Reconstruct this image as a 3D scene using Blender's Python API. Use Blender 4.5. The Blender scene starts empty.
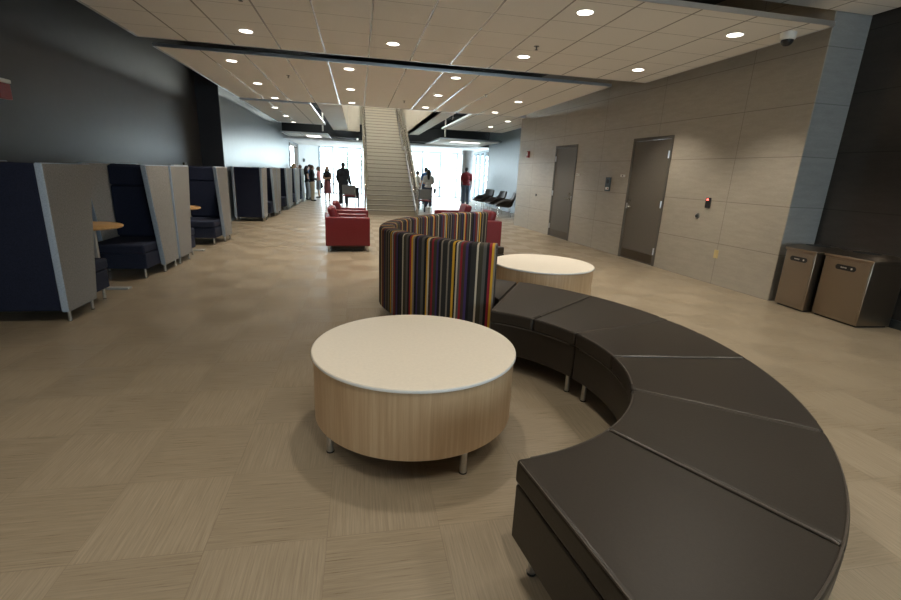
import bpy, bmesh, math, random
from mathutils import Vector, Matrix, Euler
random.seed(7)
S = bpy.context.scene
C = S.collection
PI = math.pi
R = math.radians

# ------------------------------------------------------------------ node helpers
class NT:
    def __init__(s, name):
        s.m = bpy.data.materials.new(name); s.m.use_nodes = True
        s.t = s.m.node_tree; s.n = s.t.nodes
        s.b = s.n['Principled BSDF']; s.out = s.n['Material Output']
    def add(s, typ, **kw):
        n = s.n.new(typ)
        for k, v in kw.items(): setattr(n, k, v)
        return n
    def link(s, a, b): s.t.links.new(a, b)
    def math(s, op, a, b=None):
        n = s.add('ShaderNodeMath', operation=op)
        for i, v in enumerate((a, b)):
            if v is None: continue
            if hasattr(v, 'links'): s.link(v, n.inputs[i])
            else: n.inputs[i].default_value = v
        return n.outputs[0]
    def mix(s, f, a, b):
        n = s.add('ShaderNodeMix', data_type='RGBA')
        for i, v in ((0, f), (6, a), (7, b)):
            if hasattr(v, 'links'): s.link(v, n.inputs[i])
            elif i == 0: n.inputs[0].default_value = v
            else: n.inputs[i].default_value = (*v, 1)
        return n.outputs[2]
    def obj(s): return s.add('ShaderNodeTexCoord').outputs['Object']
    def sep(s, v):
        n = s.add('ShaderNodeSeparateXYZ'); s.link(v, n.inputs[0]); return n.outputs
    def noise(s, scale=(1, 1, 1), sc=1.0, detail=3, rough=.6, vec=None):
        mp = s.add('ShaderNodeMapping'); mp.inputs['Scale'].default_value = scale
        s.link(vec if vec is not None else s.obj(), mp.inputs[0])
        n = s.add('ShaderNodeTexNoise'); n.inputs['Scale'].default_value = sc
        n.inputs['Detail'].default_value = detail; n.inputs['Roughness'].default_value = rough
        s.link(mp.outputs[0], n.inputs['Vector']); return n.outputs['Fac']
    def ramp(s, fac, stops, interp='LINEAR'):
        n = s.add('ShaderNodeValToRGB'); n.color_ramp.interpolation = interp
        e = n.color_ramp.elements
        while len(e) < len(stops): e.new(.5)
        for el, (p, c) in zip(e, stops): el.position = p; el.color = (*c, 1)
        s.link(fac, n.inputs[0]); return n.outputs[0]
    def bump(s, h, strength=.2, dist=.01):
        n = s.add('ShaderNodeBump'); n.inputs['Strength'].default_value = strength
        n.inputs['Distance'].default_value = dist
        s.link(h, n.inputs['Height']); s.link(n.outputs[0], s.b.inputs['Normal'])
    def col(s, v):
        if hasattr(v, 'links'): s.link(v, s.b.inputs['Base Color'])
        else: s.b.inputs['Base Color'].default_value = (*v, 1)
    def set(s, **kw):
        for k, v in kw.items():
            i = s.b.inputs[k.replace('_', ' ')]
            if hasattr(v, 'links'): s.link(v, i)
            else: i.default_value = v

def noisy(name, c, rough=.5, var=.15, sc=30, scale=(1, 1, 1), bump=0.0, metal=0.0, spec=.5):
    t = NT(name)
    f = t.noise(scale, sc)
    lo = tuple(x*(1-var) for x in c); hi = tuple(min(1, x*(1+var)) for x in c)
    t.col(t.ramp(f, [(.3, lo), (.7, hi)]))
    t.set(Roughness=rough, Metallic=metal, Specular_IOR_Level=spec)
    if bump: t.bump(f, bump, .004)
    return t.m

def emit(name, c, st):
    t = NT(name); t.col((.8, .8, .8)); t.set(Emission_Color=(*c, 1), Emission_Strength=st); return t.m

M = {}
# floor: square carpet-look vinyl tiles, grain turned by a quarter in a checker
t = NT('floor_tile'); o = t.obj(); x, y, z = t.sep(o)
TS = .447
fx = t.math('DIVIDE', t.math('SUBTRACT', x, .31), TS); fy = t.math('DIVIDE', t.math('SUBTRACT', y, 1.535), TS+.003)
ix = t.math('FLOOR', fx); iy = t.math('FLOOR', fy)
par = t.math('MODULO', t.math('ADD', t.math('ADD', ix, iy), 2000.0), 2.0)
ga = t.noise((4, 150, 1), 1, 4, .7); gb = t.noise((150, 4, 1), 1, 4, .7)
gm = t.add('ShaderNodeMix', data_type='FLOAT'); t.link(par, gm.inputs[0]); t.link(ga, gm.inputs[2]); t.link(gb, gm.inputs[3])
g = gm.outputs[0]
wn = t.add('ShaderNodeTexWhiteNoise', noise_dimensions='2D'); cx = t.add('ShaderNodeCombineXYZ')
t.link(ix, cx.inputs[0]); t.link(iy, cx.inputs[1]); t.link(cx.outputs[0], wn.inputs['Vector'])
base = t.ramp(g, [(.25, (.20, .158, .106)), (.5, (.275, .223, .155)), (.78, (.355, .293, .212))])
vv = t.math('ADD', t.math('MULTIPLY', wn.outputs['Value'], .08), t.math('ADD', t.math('MULTIPLY', par, .025), .93))
hs = t.add('ShaderNodeHueSaturation'); t.link(base, hs.inputs['Color']); t.link(vv, hs.inputs['Value'])
# thin joint lines
def edge(f):
    fr = t.math('FRACT', f); return t.math('MINIMUM', fr, t.math('SUBTRACT', 1.0, fr))
jl = t.math('LESS_THAN', t.math('MINIMUM', edge(fx), edge(fy)), .004)
t.col(t.mix(t.math('MULTIPLY', jl, .35), hs.outputs[0], (.15, .115, .075)))
t.set(Roughness=t.math('ADD', t.math('MULTIPLY', par, .145), t.math('ADD', t.math('MULTIPLY', g, .08), .245)), Specular_IOR_Level=.5)
t.bump(g, .12, .002)
M['floor'] = t.m

def stone_tile(name, c, u0, du, dv, rough=.5, v0=0.0, dark=.72):
    """wall cladding: object x runs along the wall, object z up"""
    t = NT(name); o = t.obj(); x, y, z = t.sep(o)
    def ed(v, off, d, w):
        f = t.math('FRACT', t.math('DIVIDE', t.math('SUBTRACT', v, off-100*d), d))
        return t.math('LESS_THAN', t.math('MINIMUM', f, t.math('SUBTRACT', 1.0, f)), w/d)
    j = t.math('MAXIMUM', ed(x, u0, du, .004), ed(z, v0, dv, .004))
    n1 = t.noise((3, 3, 14), 1.2, 6, .65); n2 = t.noise((30, 30, 90), 1, 2)
    f = t.math('ADD', t.math('MULTIPLY', n1, .7), t.math('MULTIPLY', n2, .3))
    col = t.ramp(f, [(.3, tuple(q*.86 for q in c)), (.7, tuple(q*1.12 for q in c))])
    t.col(t.mix(j, col, tuple(q*dark*.75 for q in c)))
    t.set(Roughness=rough); t.bump(f, .06, .003)
    return t.m
M['tile'] = stone_tile('stone_tile', (.40, .36, .295), .94, 1.65, .592, .45)
M['tile_cool_lit'] = stone_tile('stone_tile_cool_lit', (.285, .29, .285), 9.0, 5.0, .592, .5)  # same stone as the tiled wall, with cool daylight put into its colour
M['dark_panel'] = stone_tile('dark_panel', (.042, .038, .035), 1.08, 1.3, .66, .22, .52)

# left wall: satin dark paint
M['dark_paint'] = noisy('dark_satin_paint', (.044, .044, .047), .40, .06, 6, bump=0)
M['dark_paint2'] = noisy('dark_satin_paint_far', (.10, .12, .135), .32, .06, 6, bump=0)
M['dark_paint3'] = noisy('blue_grey_paint', (.075, .10, .115), .45, .06, 6, bump=.03, spec=.3)
M['jog'] = noisy('shaded_jog_paint', (.022, .026, .036), .6, .06, 6)  # jog face turned from the windows, its shade put into the dark colour
M['white_paint'] = noisy('white_paint', (.75, .77, .78), .6, .03, 5)
M['atrium'] = noisy('cream_paint', (.60, .55, .46), .6, .04, 5)
M['plenum'] = noisy('plenum_black', (.012, .013, .015), .8, .1, 5)
M['duct'] = noisy('duct_grey', (.10, .11, .12), .45, .15, 8, metal=.6)

def ceil_tile(name, cross=True, lw=.006):
    t = NT(name); o = t.obj(); x, y, z = t.sep(o)
    def ed(v, off, d):
        f = t.math('FRACT', t.math('DIVIDE', t.math('SUBTRACT', v, off-100*d), d))
        return t.math('MINIMUM', f, t.math('SUBTRACT', 1.0, f))
    a = t.math('LESS_THAN', ed(x, .155, .61), .0105/.61*1.0)
    b = t.math('LESS_THAN', ed(y, 7.53, .605), .006/.61)
    n = t.noise((1, 1, 1), 160, 3)
    col = t.ramp(n, [(.3, (.80, .785, .75)), (.7, (.87, .855, .82))])
    j = t.math('MAXIMUM', a, t.math('MULTIPLY', b, .9 if cross else .15))
    t.col(t.mix(j, col, (.42, .41, .39)))
    rg = t.math('SUBTRACT', .85, t.math('MULTIPLY', a, .62)); t.set(Roughness=rg)
    h = t.math('SUBTRACT', t.math('MULTIPLY', n, .15), j); t.bump(h, .5, .004)
    return t.m
M['ceil'] = ceil_tile('ceiling_tile'); M['ceil_far'] = ceil_tile('ceiling_tile_lengthwise', False)
M['alu'] = noisy('brushed_aluminium', (.62, .65, .69), .3, .05, 40, (1, 1, 20), metal=1.0)
M['steel'] = noisy('satin_steel', (.60, .60, .60), .28, .06, 60, metal=1.0)
M['chrome'] = noisy('polished_steel', (.75, .72, .66), .16, .04, 30, metal=1.0)
M['silver'] = noisy('silver_paint', (.50, .50, .49), .4, .04, 40, metal=.3)
M['rubber'] = noisy('black_rubber', (.015, .015, .015), .6)
M['black'] = noisy('black_plastic', (.012, .012, .013), .4)
M['leather'] = noisy('dark_brown_leather', (.030, .024, .0185), .40, .10, 90, (1, 1, 1), bump=.10, spec=.38)
M['leather_side'] = M['leather']
M['piping'] = noisy('brown_piping', (.075, .062, .05), .35, .1, 60)
M['red'] = noisy('red_leather', (.15, .012, .018), .38, .1, 80, bump=.05)
M['lam'] = noisy('cream_laminate', (.78, .72, .62), .42, .03, 60)
M['rim'] = noisy('laminate_edge', (.80, .80, .78), .3, .03, 60)
t = NT('veneer_vertical_grain'); v = t.noise((60, 60, 1.6), 1, 4, .65); w = t.noise((9, 9, .5), 1, 2)
f = t.math('ADD', t.math('MULTIPLY', v, .65), t.math('MULTIPLY', w, .35))
t.col(t.ramp(f, [(.3, (.36, .235, .125)), (.5, (.47, .325, .19)), (.7, (.57, .42, .265))])); t.set(Roughness=.42); M['veneer'] = t.m
t = NT('oak_top'); v = t.noise((3, 50, 3), 1, 4)
t.col(t.ramp(v, [(.3, (.45, .25, .09)), (.7, (.60, .37, .16))])); t.set(Roughness=.4); M['oak'] = t.m
def fabric(name, c, var=.25, sc=1.0, spec=.2):
    t = NT(name); a = t.noise((220, 220, 60), sc, 2); b = t.noise((60, 60, 220), sc, 2)
    f = t.math('MULTIPLY', t.math('ADD', a, b), .5)
    t.col(t.ramp(f, [(.35, tuple(q*(1-var) for q in c)), (.65, tuple(q*(1+var) for q in c))]))
    t.set(Roughness=.85, Specular_IOR_Level=spec); t.bump(f, .25, .003); return t.m
M['navy'] = fabric('navy_fabric', (.016, .020, .040))
M['navy2'] = fabric('navy_seat_fabric', (.024, .029, .052))
M['grey_fab'] = fabric('taupe_grey_fabric', (.27, .262, .255), .3)
M['edge_fab'] = fabric('blue_grey_edge_fabric', (.36, .43, .52), .2)
M['dark_shell'] = noisy('dark_shell_fabric', (.022, .017, .018), .55, .15, 50)
M['door'] = noisy('bronze_door_paint', (.125, .108, .085), .6, .05, 30)
M['door_frame'] = noisy('bronze_frame_paint', (.105, .092, .075), .55, .05, 30)
M['kick'] = noisy('bronze_kick_plate', (.10, .08, .055), .3, .08, 50, metal=.7)
M['bronze'] = noisy('bronze_steel', (.36, .30, .235), .30, .08, 50, (1, 1, 25), metal=1.0)
t = NT('bronze_mesh_panel'); o = t.obj(); x, y, z = t.sep(o)
d = t.math('FRACT', t.math('MULTIPLY', t.math('ADD', y, z), 70)); e = t.math('FRACT', t.math('MULTIPLY', t.math('SUBTRACT', y, z), 70))
f = t.math('MULTIPLY', t.math('ABSOLUTE', t.math('SUBTRACT', d, .5)), t.math('ADD', t.math('ABSOLUTE', t.math('SUBTRACT', e, .5)), .5))
t.col(t.ramp(f, [(.0, (.26, .21, .16)), (.4, (.40, .335, .26))])); t.set(Metallic=1.0, Roughness=.36); t.bump(f, .5, .003); M['bronze_mesh'] = t.m
M['stair'] = noisy('stair_tile', (.50, .455, .37), .5, .08, 14, (1, 4, 4), bump=.04)
M['nosing'] = noisy('stair_nosing', (.22, .20, .17), .5)
M['signal_red'] = noisy('signal_red', (.26, .018, .018), .4)
M['white_pl'] = noisy('white_plastic', (.75, .73, .68), .4, .04)
M['ivory'] = noisy('ivory_plastic', (.62, .50, .24), .4, .04)
M['slate'] = noisy('slate_metal', (.10, .12, .13), .35, .08, 40, metal=.8)
M['mullion'] = noisy('mullion_silver', (.46, .53, .57), .45, .04)
M['column'] = noisy('grey_column', (.22, .215, .21), .55, .08, 12)
M['desk'] = noisy('dark_desk', (.03, .03, .032), .4)
M['grey_plastic'] = noisy('grey_chair_plastic', (.18, .185, .185), .45)
M['lamp'] = emit('lamp_diffuser', (1, .93, .80), 9.0)
M['troffer'] = emit('troffer_diffuser', (1, .97, .92), 3.0)
M['led'] = emit('red_led', (1, .03, .02), 4.0)
M['blue_led'] = emit('blue_led', (.2, .25, 1), 2.0)
def pane():
    t = NT('window_glass'); t.n.remove(t.b)
    tr = t.add('ShaderNodeBsdfTransparent'); tr.inputs[0].default_value = (.93, .97, .98, 1)
    gl = t.add('ShaderNodeBsdfGlossy'); gl.inputs['Roughness'].default_value = .02
    fr = t.add('ShaderNodeFresnel'); fr.inputs[0].default_value = 1.45
    mx = t.add('ShaderNodeMixShader'); t.link(fr.outputs[0], mx.inputs[0]); t.link(tr.outputs[0], mx.inputs[1]); t.link(gl.outputs[0], mx.inputs[2])
    t.link(mx.outputs[0], t.out.inputs[0]); return t.m
M['glass'] = pane()
M['pave'] = noisy('pale_paving', (.62, .62, .60), .8, .06, .5)
M['facade'] = noisy('pale_facade', (.62, .60, .56), .8, .05, 1)
M['facade_glass'] = noisy('facade_window', (.22, .28, .33), .2)
M['leaf'] = noisy('foliage', (.30, .42, .22), .7, .3, 4)
M['bark'] = noisy('bark', (.12, .09, .06), .9)

# striped upholstery: stripes follow the arc length (u of the mesh)
t = NT('striped_fabric'); uv = t.add('ShaderNodeUVMap'); u, vv_, _ = t.sep(uv.outputs[0])
ch = (.028, .027, .026); bk = (.012, .011, .012); gr = (.095, .088, .078); ol = (.05, .045, .03); tp = (.22, .19, .15)
cr = (.52, .46, .35); yl = (.58, .33, .03); rd = (.26, .018, .028); pu = (.055, .035, .11); br = (.06, .035, .026)
seq = [(ch, 5), (tp, 1.6), (bk, 3), (pu, 2), (ol, 3.5), (rd, 2), (br, 3), (cr, 1.4), (yl, 1.6), (bk, 3), (gr, 3.4), (ch, 4), (pu, 1.8), (bk, 3), (tp, 2.2), (yl, 1.9), (rd, 2.2), (bk, 2.2), (gr, 3), (ol, 4),
       (cr, 1.5), (ch, 5), (bk, 2.4), (pu, 2.4), (br, 3), (rd, 1.8), (gr, 2.2), (cr, 1.6), (bk, 1.8), (yl, 2.2), (ch, 3.6), (tp, 1.8)]
tot = sum(q[1] for q in seq); st = []; a = 0
for c, w in seq: st.append((a/tot, c)); a += w
f = t.math('FRACT', t.math('ADD', t.math('DIVIDE', u, .74), st[14][0]+.003))
t.col(t.ramp(f, st, 'CONSTANT')); t.set(Roughness=.8, Specular_IOR_Level=.25)
wv = t.noise((300, 300, 300), 1, 1); t.bump(wv, .15, .002); M['stripes'] = t.m

# ------------------------------------------------------------------ mesh helpers
def nb(): return bmesh.new()
def add_box(bm, x0, x1, y0, y1, z0, z1, mat=None, mi=0):
    vs = [bm.verts.new(p) for p in ((x0, y0, z0), (x1, y0, z0), (x1, y1, z0), (x0, y1, z0), (x0, y0, z1), (x1, y0, z1), (x1, y1, z1), (x0, y1, z1))]
    if mat is not None:
        for v in vs: v.co = mat @ v.co
    fs = []
    for q in ((0, 3, 2, 1), (4, 5, 6, 7), (0, 1, 5, 4), (1, 2, 6, 5), (2, 3, 7, 6), (3, 0, 4, 7)):
        f = bm.faces.new([vs[i] for i in q]); f.material_index = mi; fs.append(f)
    return fs
def bx(*a): bm = nb(); add_box(bm, *a); return bm
def frame_of(d):
    d = d.normalized(); a = Vector((0, 0, 1)) if abs(d.z) < .9 else Vector((1, 0, 0))
    u = d.cross(a).normalized(); return u, d.cross(u).normalized()
def add_tube(bm, pts, r, n=10, cap=True):
    pts = [Vector(p) for p in pts]; rings = []
    rs = r if isinstance(r, (list, tuple)) else [r]*len(pts)
    d0 = (pts[1]-pts[0]); u, v = frame_of(d0)
    for i, p in enumerate(pts):
        d = (pts[min(i+1, len(pts)-1)]-pts[max(i-1, 0)]).normalized()
        u = (u-d*u.dot(d)).normalized(); v = d.cross(u)
        rings.append([bm.verts.new(p+(u*math.cos(2*PI*k/n)+v*math.sin(2*PI*k/n))*rs[i]) for k in range(n)])
    for a, b in zip(rings, rings[1:]):
        for k in range(n): bm.faces.new((a[k], a[(k+1) % n], b[(k+1) % n], b[k]))
    if cap: bm.faces.new(rings[0][::-1]); bm.faces.new(rings[-1])
def tube(pts, r, n=10): bm = nb(); add_tube(bm, pts, r, n); return bm
def add_lathe(bm, prof, n=48, c=(0, 0, 0)):
    rings = []
    for r, z in prof:
        if r < 1e-6: rings.append([bm.verts.new((c[0], c[1], c[2]+z))])
        else: rings.append([bm.verts.new((c[0]+r*math.cos(2*PI*k/n), c[1]+r*math.sin(2*PI*k/n), c[2]+z)) for k in range(n)])
    for a, b in zip(rings, rings[1:]):
        for k in range(n):
            if len(a) == 1 and len(b) == 1: continue
            if len(a) == 1: bm.faces.new((a[0], b[(k+1) % n], b[k]))
            elif len(b) == 1: bm.faces.new((a[k], a[(k+1) % n], b[0]))
            else: bm.faces.new((a[k], a[(k+1) % n], b[(k+1) % n], b[k]))
def lathe(prof, n=48, c=(0, 0, 0)): bm = nb(); add_lathe(bm, prof, n, c); return bm
def add_prism(bm, pts, z0, z1):
    """horizontal outline extruded upwards"""
    a = [bm.verts.new((p[0], p[1], z0)) for p in pts]; b = [bm.verts.new((p[0], p[1], z1)) for p in pts]; n = len(pts)
    bm.faces.new(a[::-1]); bm.faces.new(b)
    for k in range(n): bm.faces.new((a[k], a[(k+1) % n], b[(k+1) % n], b[k]))
def prism(pts, z0, z1): bm = nb(); add_prism(bm, pts, z0, z1); return bm
def extr_x(pts, x0, x1, mi_side=None):
    """outline in (y, z) extruded along x"""
    bm = nb(); a = [bm.verts.new((x0, p[0], p[1])) for p in pts]; b = [bm.verts.new((x1, p[0], p[1])) for p in pts]; n = len(pts)
    bm.faces.new(a[::-1]); bm.faces.new(b)
    for k in range(n):
        f = bm.faces.new((a[k], a[(k+1) % n], b[(k+1) % n], b[k]))
        if mi_side: f.material_index = mi_side
    bmesh.ops.recalc_face_normals(bm, faces=bm.faces[:]); return bm
def obj(name, bm, mats, parent=None, bevel=0, seg=2, smooth=True, loc=None, rotz=0, angle=40):
    bmesh.ops.recalc_face_normals(bm, faces=bm.faces[:])
    me = bpy.data.meshes.new(name); bm.to_mesh(me); bm.free()
    for m in (mats if isinstance(mats, (list, tuple)) else [mats]): me.materials.append(m)
    if smooth:
        me.polygons.foreach_set('use_smooth', [True]*len(me.polygons)); me.set_sharp_from_angle(angle=R(angle))
    o = bpy.data.objects.new(name, me); C.objects.link(o)
    if parent: o.parent = parent
    if loc: o.location = loc
    o.rotation_euler.z = rotz
    if bevel:
        md = o.modifiers.new('Bevel', 'BEVEL'); md.width = bevel; md.segments = seg; md.limit_method = 'ANGLE'; md.angle_limit = R(50); md.harden_normals = False
    return o
def tag(o, label, cat, group=None):
    o['label'] = label; o['category'] = cat
    if group: o['group'] = group
    return o
def thing(name, label, cat, loc=(0, 0, 0), rotz=0, group=None):
    o = bpy.data.objects.new(name, None); C.objects.link(o); o.empty_display_size = .1
    o.location = loc; o.rotation_euler.z = rotz; return tag(o, label, cat, group)
def struct(name, bm, m, loc=None, rotz=0, **k):
    o = obj(name, bm, m, None, loc=loc, rotz=rotz, **k); o['kind'] = 'structure'; return o
def dup(o, loc=None, rotz=None, label=None, group=None, parent=None):
    c = o.copy(); C.objects.link(c)
    if parent: c.parent = parent
    if loc is not None: c.location = loc
    if rotz is not None: c.rotation_euler.z = rotz
    if label: c['label'] = label
    if group: c['group'] = group
    for ch in list(o.children): dup(ch, parent=c)
    return c

# ------------------------------------------------------------------ the room
struct('floor', bx(-6, 8, -6, 28.4, -.1, 0), M['floor'])
# right tiled wall: local x runs along it from the near corner
WC = Vector((5.16, 4.78, 0)); WD = Vector((4.742-5.16, 10.99-4.78, 0)); WD.normalize()
WA = math.atan2(WD.y, WD.x); WN = Vector((-WD.y, WD.x, 0))     # WN points into the room
DOORS = ((2.205, 3.235), (5.222, 6.255)); DH = 2.16
bm = nb()
for a, b, z0, z1 in ((0, DOORS[0][0], 0, 3.9), (DOORS[0][1], DOORS[1][0], 0, 3.9), (DOORS[1][1], 8.53, 0, 3.9), (DOORS[0][0], DOORS[0][1], DH, 3.9), (DOORS[1][0], DOORS[1][1], DH, 3.9)):
    add_box(bm, a, b, -.16, 0, z0, z1)
struct('wall_right', bm, M['tile'], loc=WC, rotz=WA, smooth=False)
def onwall(o, u, z=0, off=0):
    p = WC+WD*u+WN*off; o.location = (p.x, p.y, z); o.rotation_euler.z = WA
# the return face and the dark recess
struct('wall_return', bx(5.175, 5.85, 4.78, 4.93, 0, 3.9), M['tile_cool_lit'], smooth=False)
o = struct('wall_recess', bx(0, 10.5, 0, .15, 0, 3.9), M['dark_panel'], loc=(5.66, 4.78, 0), rotz=-PI/2, smooth=False)
struct('baseboard_recess', bx(5.63, 5.66, -5.7, 4.77, 0, .09), M['slate'])
# left wall, its jog, the far half
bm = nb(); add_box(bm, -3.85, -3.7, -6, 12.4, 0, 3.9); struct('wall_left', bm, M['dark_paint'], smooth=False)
struct('wall_jog', bx(-3.85, -3.215, 12.4, 12.5, 0, 3.9), M['jog'], smooth=False)
bm = nb()
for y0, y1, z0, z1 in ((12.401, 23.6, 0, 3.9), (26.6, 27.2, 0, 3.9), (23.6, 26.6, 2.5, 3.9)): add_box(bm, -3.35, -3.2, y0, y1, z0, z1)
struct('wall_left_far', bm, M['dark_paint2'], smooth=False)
struct('wall_passage', bx(-5.2, -5.1, 23, 27.4, 0, 2.6), M['column'], smooth=False)
bm = nb(); add_box(bm, 0, 1.55, 0, .12, 0, 3.4)
struct('wall_back_left', bm, M['white_paint'], loc=(-3.2, 27.15, 0), rotz=math.atan2(1.2, 1.0), smooth=False)
bm = nb()
for a in ((-3.85, 2.2, 0, 3.9), (4.6, 5.8, 0, 3.9), (2.2, 4.6, 0, .6), (2.2, 4.6, 2.7, 3.9)): add_box(bm, a[0], a[1], -5.8, -5.7, a[2], a[3])
struct('wall_behind', bm, M['white_paint'], smooth=False)
# recessed far right wall, with a glazed end
struct('wall_right_turn', bx(4.72, 6.1, 13.28, 13.4, 0, 3.9), M['dark_paint2'], smooth=False)
struct('wall_right_far', bx(5.95, 6.1, 13.4, 21.6, 0, 3.9), M['dark_paint3'], smooth=False)
# plenum slab with the stair opening, and the room above
bm = nb()
for x0, x1, y0, y1 in ((-6, 8, -6, 13.0), (-6, -1.05, 13.0, 28.5), (2.62, 8, 13.0, 28.5)): add_box(bm, x0, x1, y0, y1, 3.9, 4.0)
struct('ceiling', bm, M['plenum'], smooth=False)
def cloud(name, x0, x1, y0, y1, z, m, th=.042, edge=True):
    o = struct(name, bx(x0, x1, y0, y1, z, z+.03), m, smooth=False)
    if edge:
        bm = nb(); w = .012
        for a in ((x0-w, x1+w, y0-w, y0), (x0-w, x1+w, y1, y1+w), (x0-w, x0, y0, y1), (x1, x1+w, y0, y1)): add_box(bm, *a, z-.004, z+th)
        obj('edge_trim', bm, M['alu'], o, smooth=False)
    return o
cloud('ceiling_cloud', -2.9, 4.70, 4.35, 7.53, 3.0, M['ceil'])
cloud('ceiling_cloud', -2.9, 4.36, 8.05, 13.0, 3.0, M['ceil_far'])
cloud('ceiling_cloud', -2.95, -1.24, 13.35, 19.2, 3.0, M['ceil_far'], .05)
cloud('ceiling_cloud', 3.07, 5.4, 13.05, 17.9, 3.0, M['ceil_far'], .05)
cloud('ceiling_cloud', -3.0, -1.22, 20.0, 27.0, 2.7, M['ceil_far'], .05)
cloud('ceiling_cloud', 3.15, 5.6, 18.6, 25.6, 2.7, M['ceil_far'], .05)
cloud('ceiling_soffit', -3.65, 5.62, -5.65, 4.76, 3.3, M['ceil'], .05, False)
# white ceiling by the glazing
struct('ceiling_glazing_side', bx(-3.2, .2, 22.2, 28.3, 2.60, 2.68), M['white_paint'], smooth=False)
struct('ceiling_glazing_side', bx(1.95, 8, 22.2, 28.3, 2.60, 2.68), M['white_paint'], smooth=False)
# stair opening: soffit strips, upstand faces, upper walls and roof
struct('trim_2', bx(-1.05, -.52, 13.06, 21.4, 3.0, 3.1), M['atrium'], smooth=False)
struct('trim_3', bx(2.12, 2.62, 13.06, 21.4, 3.0, 3.1), M['atrium'], smooth=False)
struct('wall_opening_left', bx(-.52, -.42, 13.06, 21.5, 3.0, 6.4), M['atrium'], smooth=False)
struct('wall_opening_right', bx(2.12, 2.22, 13.06, 21.5, 3.0, 6.4), M['atrium'], smooth=False)
struct('wall_opening_end', bx(-.42, .06, 21.4, 21.5, 3.0, 6.4), M['atrium'], smooth=False)
struct('wall_opening_front', bx(-1.05, 2.62, 12.99, 13.05, 3.1, 6.4), M['atrium'], smooth=False)
struct('wall_upper_left', bx(-.1, .0, 21.5, 28.5, 3.0, 7), M['atrium'], smooth=False)
struct('wall_upper_right', bx(2.12, 2.22, 21.5, 28.5, 3.0, 7), M['atrium'], smooth=False)
struct('wall_upper_back', bx(-.1, 2.2, 28.4, 28.5, 2.8, 7), M['atrium'], smooth=False)
struct('ceiling_upper', bx(-1.2, 2.8, 12.9, 28.6, 7, 7.1), M['white_paint'], smooth=False)
struct('wall_glazing_head', bx(-6, 8, 28.3, 28.4, 2.60, 3.9), M['plenum'], smooth=False)
struct('wall_side_head', bx(6.6, 6.7, 21.6, 28.3, 2.60, 3.9), M['plenum'], smooth=False)
# plenum beams and ducts over the gaps
tag(obj('ceiling_beam', bx(-3.2, .06, 21.7, 22.1, 2.75, 3.3), M['plenum'], smooth=False), 'dark beam across the ceiling left of the stairs', 'beam')
tag(obj('ceiling_beam', bx(2.2, 5.9, 21.7, 22.1, 2.75, 3.3), M['plenum'], smooth=False), 'dark beam across the ceiling right of the stairs', 'beam')
for (y, x0, x1, r, lab) in ((19.6, -3.1, -1.1, .12, 'round grey duct above the gap in the left ceiling panels'), (18.25, 2.7, 5.9, .10, 'round grey duct above the gap in the right ceiling panels')):
    d_ = tag(obj('air_duct', tube([(x0, y, 3.5), (x1, y, 3.5)], r, 16), M['duct']), lab, 'duct')
    obj('collar', tube([(x0+.8, y, 3.5), (x0+.84, y, 3.5)], r+.012, 16), M['steel'], d_)
for k, (x, y, lab) in enumerate(((-1.35, 19.36, 'white vertical pipe dropping between the far left ceiling panels'), (3.3, 18.47, 'white vertical pipe dropping between the far right ceiling panels'))):
    tag(obj('drop_pipe', tube([(x, y, 2.78), (x, y, 3.9)], .03, 10), M['white_pl']), lab, 'pipe')
for k, (y, z, r) in enumerate(((4.45, 3.62, .05), (4.62, 3.70, .035))):
    tag(obj('plenum_pipe', tube([(-2, y, z), (2.2, y, z), (3.4, y+.06, z), (4.9, y+.02, z)], r, 10), M['duct'] if k == 0 else M['bronze']), ('thick dark pipe' if k == 0 else 'thin bronze pipe')+' in the ceiling gap at top right', 'pipe')

# ------------------------------------------------------------------ doors in the tiled wall
def wall_door(idx, a, b, hinge_near, name):
    fr = nb(); w = .05
    for q in ((a, a+w, 0, DH), (b-w, b, 0, DH), (a+w, b-w, DH-w, DH)): add_box(fr, q[0]-a, q[1]-a, -.12, .012, q[2], q[3])
    f = struct(name, fr, M['door_frame'], smooth=False); onwall(f, a)
    W = b-a
    obj('door_leaf', bx(w+.004, W-w-.004, -.045, 0, .002, DH-w-.004), M['door'], f, .003)
    obj('kick_plate', bx(w+.03, W-w-.03, 0, .004, .03, .18), M['kick'], f)
    for z in (.25, 1.05, 1.86):
        hx = w if hinge_near else W-w
        hg = nb(); add_box(hg, hx-.015, hx+.015, -.002, .0135, z-.06, z+.06); add_tube(hg, [(hx, .018, z-.06), (hx, .018, z+.06)], .009, 8)
        obj('hinge', hg, M['steel'], f)
    lx = W-w-.075 if hinge_near else w+.075
    h = nb(); add_tube(h, [(lx, -.005, .96), (lx, .015, .96)], .032, 16); sgn = -1 if hinge_near else 1
    add_tube(h, [(lx, .0, .96), (lx, .045, .96), (lx+sgn*.02, .05, .96), (lx+sgn*.12, .05, .955)], .011, 10)
    obj('door_handle', h, M['chrome'], f)
    k = nb(); add_tube(k, [(lx, -.002, 1.07), (lx, .018, 1.07)], .026, 16); obj('deadbolt', k, M['chrome'], f)
    r = nb(); add_box(r, (lx+sgn*-.07)-.010, (lx+sgn*-.07)+.010, -.002, .0145, .92, 1.02); obj('strike_plate', r, M['steel'], f)
wall_door(1, *DOORS[0], True, 'door_1')
wall_door(2, *DOORS[1], False, 'door_2')
def wallbox(name, u, z, w, h, d, m, label, cat, bev=.004):
    o = obj(name, bx(-w/2, w/2, 0, d, -h/2, h/2), m, None, bev); onwall(o, u, z); return tag(o, label, cat)
o = wallbox('fire_alarm_strobe', 7.84, 2.01, .11, .17, .05, M['signal_red'], 'small red fire alarm strobe on the tiled wall left of the far door', 'fire alarm')
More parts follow.
